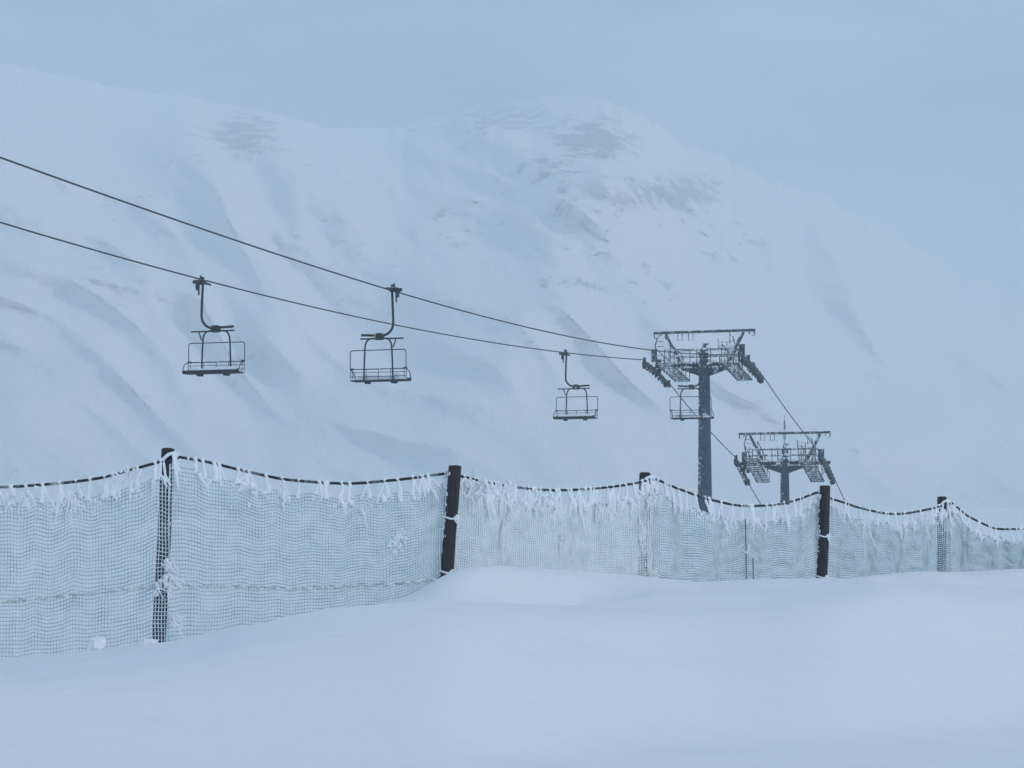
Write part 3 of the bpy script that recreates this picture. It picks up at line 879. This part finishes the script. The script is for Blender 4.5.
clump(363, 512, 1, 2, 3, .05, 16, .05, down=2.6)
clump(503, 525, 2, 4, 6, .055, 7, .08, down=3.2)
clump(561, 545, 2, 6, 4, .045, 8, .08, down=2.8)
clump(622, 568, 2, 1, 5, .05, 9, .04)
clump(652, 572, 3, 7, 6, .07, 10, .08)
clump(649, 500, 3, 7, 9, .06, 11, .14, down=1.2)
clump(636, 520, 2, 3, 10, .06, 12, .06, down=3.0)
clump(723, 538, 3, 1, 9, .055, 13, .04, down=.9, label='star-shaped rime spray on the net')
clump(746, 549, 3, 6, 2, .05, 14, .04)
clump(948, 520, 5, 6, 7, .06, 15, .12, down=2.2)
clump(923, 520, 4, 3, 12, .07, 18, .05, down=3.0, spread=1.8)
clump(863, 520, 4, 3, 10, .07, 19, .05, down=3.0, spread=1.2)
clump(655, 496, 3, 3, 8, .06, 21, .06, down=2.2, spread=1.6)
clump(475, 486, 2, 6, 12, .09, 22, .05, down=1.6, spread=2.0)
clump(500, 489, 2, 7, 10, .09, 23, .05, down=1.4, spread=1.5)
clump(540, 500, 2, 4, 10, .08, 24, .05, down=1.4, spread=2.4)
clump(600, 503, 2, 4, 12, .08, 25, .05, down=1.6, spread=2.4)
clump(70, 496, 0, 3, 12, .07, 26, .05, down=1.9, spread=2.6)
clump(20, 492, 0, 3, 6, .07, 27, .05, down=1.3, spread=2.6)
clump(130, 472, 0, 4, 3, .07, 28, .05, down=1.0, spread=2.6)

# frosty strips where the net crosses its rear posts
for i, px0, px1, y0, y1 in ((3, 638, 650, 492, 574),):
    mb = MB(); rnd = random.Random(i * 7)
    for q in range(5):
        Y = POSTS[i][4] - .13
        n_ = 14; a = rnd.uniform(-8, 8)
        pts = [at(px0 + (px1 - px0) * k / n_ + a * (1 - .7 * k / n_) + rnd.uniform(-.8, .8), y0 + (y1 - y0) * k / n_, Y) for k in range(n_ + 1)]
        mb.tube(pts, [rnd.uniform(.004, .010) for _ in pts], 5)
    fbuild(mb, 'frosted_cord', M['rime'])
# ties round the two front posts
for i, pys in ((2, (518, 572)), (4, (536, 577))):
    for py in pys:
        mb = MB(); d = POSTS[i][4]; r = POSTS[i][5] + .012
        t = (py - POSTS[i][1]) / (POSTS[i][3] - POSTS[i][1]); c = topP[i].lerp(botP[i], t)
        pts = [c + Vector((r * math.cos(a * math.pi / 10), r * math.sin(a * math.pi / 10), .012 * math.sin(a * .7))) for a in range(21)]
        mb.tube(pts, .010, 6)
        rnd = random.Random(py)
        mb.blob(c + Vector((r * .75, -r * .7, .0)), .026, py, (1.2, .8, 1), .8, 8, 6)
        strand(mb, c + Vector((r * .8, -r * .75, 0)), c + Vector((r * .95, -r * .8, -.11)), .012, .004, .006, 5, rnd)
        strand(mb, c + Vector((r * .4, -r, .01)), c + Vector((r * .75, -r * .9, -.06)), .010, .005, .006, 5, rnd)
        fbuild(mb, 'post_tie', M['rime'])
# loop of dark cord and its frost on the head of post 1, 3
for i in (1, 3, 5):
    mb = MB(); P = topP[i]; r = POSTS[i][5]
    mb.tube([P + Vector((-r * 1.4, -.05, -.10)), P + Vector((-r * .6, -r * 1.25, -.10)), P + Vector((r * .2, -r * 1.3, -.05)), P + Vector((r * 1.0, -r * .9, -.03)), P + Vector((r * 1.7, -.05, -.06))], .017, 7)
    mb.tube([P + Vector((r * -.5, -r * 1.3, -.10)), P + Vector((-r * .2, -r * 1.35, -.26)), P + Vector((r * .6, -r * 1.4, -.36))], .013, 7)
    mb.tube([P + Vector((r * .9, -r * 1.2, -.04)), P + Vector((r * 1.3, -r * 1.3, -.22)), P + Vector((r * 1.7, -r * 1.3, -.38))], .015, 7)
    fbuild(mb, 'rope_lashing', M['rime'])
# thin rod joining two lengths of net
mb = MB(); t = bay_Y(3, 745); Y = net_pt(3, t, .5).y - .05
mb.tube([at(745.5, 519, Y), at(746, 550, Y), at(746.5, 584, Y)], .008, 6); mb.tube([at(753, 558, Y), at(753.5, 584, Y)], .007, 6)
fbuild(mb, 'joining_rod', M['net_h'])

# lumps of fresh snow caught at the foot of the net
def lump(px, py, d, r, sq, seed, label):
    c = at(px, py, d); mb = MB()
    for (dx, dz, k) in ((0, 0, 1), (.35, .35, .6), (-.6, -.3, .7)):
        mb.blob(c + Vector((dx * r, 0, dz * r)) - c, r * k, seed + dx, sq, .5, 14, 10)
    o = mb.build('snow_lump', M['rime']); o.location = c
    tag(o, label, 'snow lump', 'snow lumps at the foot of the fence')
lump(97, 645, 27.5, .085, (1, .8, 1), 3, 'knobbly upright snow lump at the net foot left of the wrapped post')
lump(147, 645, 27.6, .09, (1.25, .9, .55), 5, 'flat round snow lump touching the foot of the wrapped post')

# ------------------------------------------------------------------ haze
def build_haze():
    me = bpy.data.meshes.new('haze')
    x, y0, y1, z0, z1 = 5200, -5200, 5200, -85, ZTOP
    v = [(-x, y0, z0), (x, y0, z0), (x, y1, z0), (-x, y1, z0), (-x, y0, z1), (x, y0, z1), (x, y1, z1), (-x, y1, z1)]
    me.from_pydata(v, [], [(0, 3, 2, 1), (4, 5, 6, 7), (0, 1, 5, 4), (1, 2, 6, 5), (2, 3, 7, 6), (3, 0, 4, 7)])
    m = bpy.data.materials.new('haze'); m.use_nodes = True
    nt = m.node_tree; nt.nodes.clear()
    out = nt.nodes.new('ShaderNodeOutputMaterial'); pv = nt.nodes.new('ShaderNodeVolumePrincipled')
    pv.inputs['Color'].default_value = (0.89, 0.975, 1.0, 1)
    pv.inputs['Density'].default_value = HAZE
    pv.inputs['Anisotropy'].default_value = 0.0
    nt.links.new(pv.outputs[0], out.inputs['Volume'])
    me.materials.append(m)
    o = bpy.data.objects.new('haze', me); COL.objects.link(o); tag(o, kind='stuff')
HAZE = 0.00075
build_haze()

# ------------------------------------------------------------------ light
SUN_EL, SUN_AZ = 26.0, 118.0    # azimuth clockwise from north (view direction): right, a little behind the camera
w = bpy.data.worlds.new('World'); sc.world = w; w.use_nodes = True
N, L = w.node_tree.nodes, w.node_tree.links
bg = N['Background']
sk = N.new('ShaderNodeTexSky'); sk.sky_type = 'NISHITA'; sk.sun_disc = False
sk.sun_elevation = R(SUN_EL); sk.sun_rotation = R(SUN_AZ)
sk.air_density = 1.0; sk.dust_density = 3.0; sk.ozone_density = 1.5; sk.altitude = 1800
tc = N.new('ShaderNodeTexCoord')
nz = N.new('ShaderNodeTexNoise'); nz.inputs['Scale'].default_value = 6.0; nz.inputs['Detail'].default_value = 5
mp = N.new('ShaderNodeMapping'); mp.inputs['Scale'].default_value = (1, 1, 3.5); mp.inputs['Location'].default_value = (3.1, 0.4, 0.2); L.new(tc.outputs['Generated'], mp.inputs['Vector']); L.new(mp.outputs[0], nz.inputs['Vector'])
cr = N.new('ShaderNodeValToRGB'); cr.color_ramp.elements[0].position = .40; cr.color_ramp.elements[1].position = .62
cr.color_ramp.elements[0].color = (2.8, 4.5, 6.75, 1); cr.color_ramp.elements[1].color = (6.7, 8.6, 11.1, 1)
L.new(nz.outputs['Fac'], cr.inputs[0])
mx = N.new('ShaderNodeMix'); mx.data_type = 'RGBA'; mx.inputs[0].default_value = .86
L.new(sk.outputs[0], mx.inputs[6]); L.new(cr.outputs[0], mx.inputs[7])
# an overcast sky is brighter overhead than at the horizon
sp = N.new('ShaderNodeSeparateXYZ'); L.new(tc.outputs['Generated'], sp.inputs[0])
mr_ = N.new('ShaderNodeMapRange'); mr_.inputs['From Min'].default_value = 0.0; mr_.inputs['From Max'].default_value = 0.45
mr_.inputs['To Min'].default_value = 0.95; mr_.inputs['To Max'].default_value = 1.45; L.new(sp.outputs['Z'], mr_.inputs['Value'])
vm_ = N.new('ShaderNodeVectorMath'); vm_.operation = 'SCALE'; L.new(mx.outputs[2], vm_.inputs[0]); L.new(mr_.outputs[0], vm_.inputs['Scale'])
L.new(vm_.outputs[0], bg.inputs['Color']); bg.inputs['Strength'].default_value = 0.068
sl_ = bpy.data.lights.new('sun', 'SUN'); sl_.energy = 1.5; sl_.angle = R(10); sl_.color = (1.0, .92, .92)
so = bpy.data.objects.new('sun', sl_); COL.objects.link(so)
d = Vector((math.sin(R(SUN_AZ)) * math.cos(R(SUN_EL)), math.cos(R(SUN_AZ)) * math.cos(R(SUN_EL)), math.sin(R(SUN_EL))))
so.rotation_euler = d.to_track_quat('Z', 'Y').to_euler()

# ------------------------------------------------------------------ render settings
sc.render.engine = 'CYCLES'
sc.cycles.volume_bounces = 2; sc.cycles.max_bounces = 7; sc.cycles.diffuse_bounces = 5
sc.cycles.use_denoising = True
try: sc.cycles.denoiser = 'OPENIMAGEDENOISE'
except Exception: pass
sc.view_settings.view_transform = 'Standard'; sc.view_settings.look = 'None'
sc.view_settings.exposure = -0.05; sc.view_settings.gamma = 1.0; sc.view_settings.use_curve_mapping = False
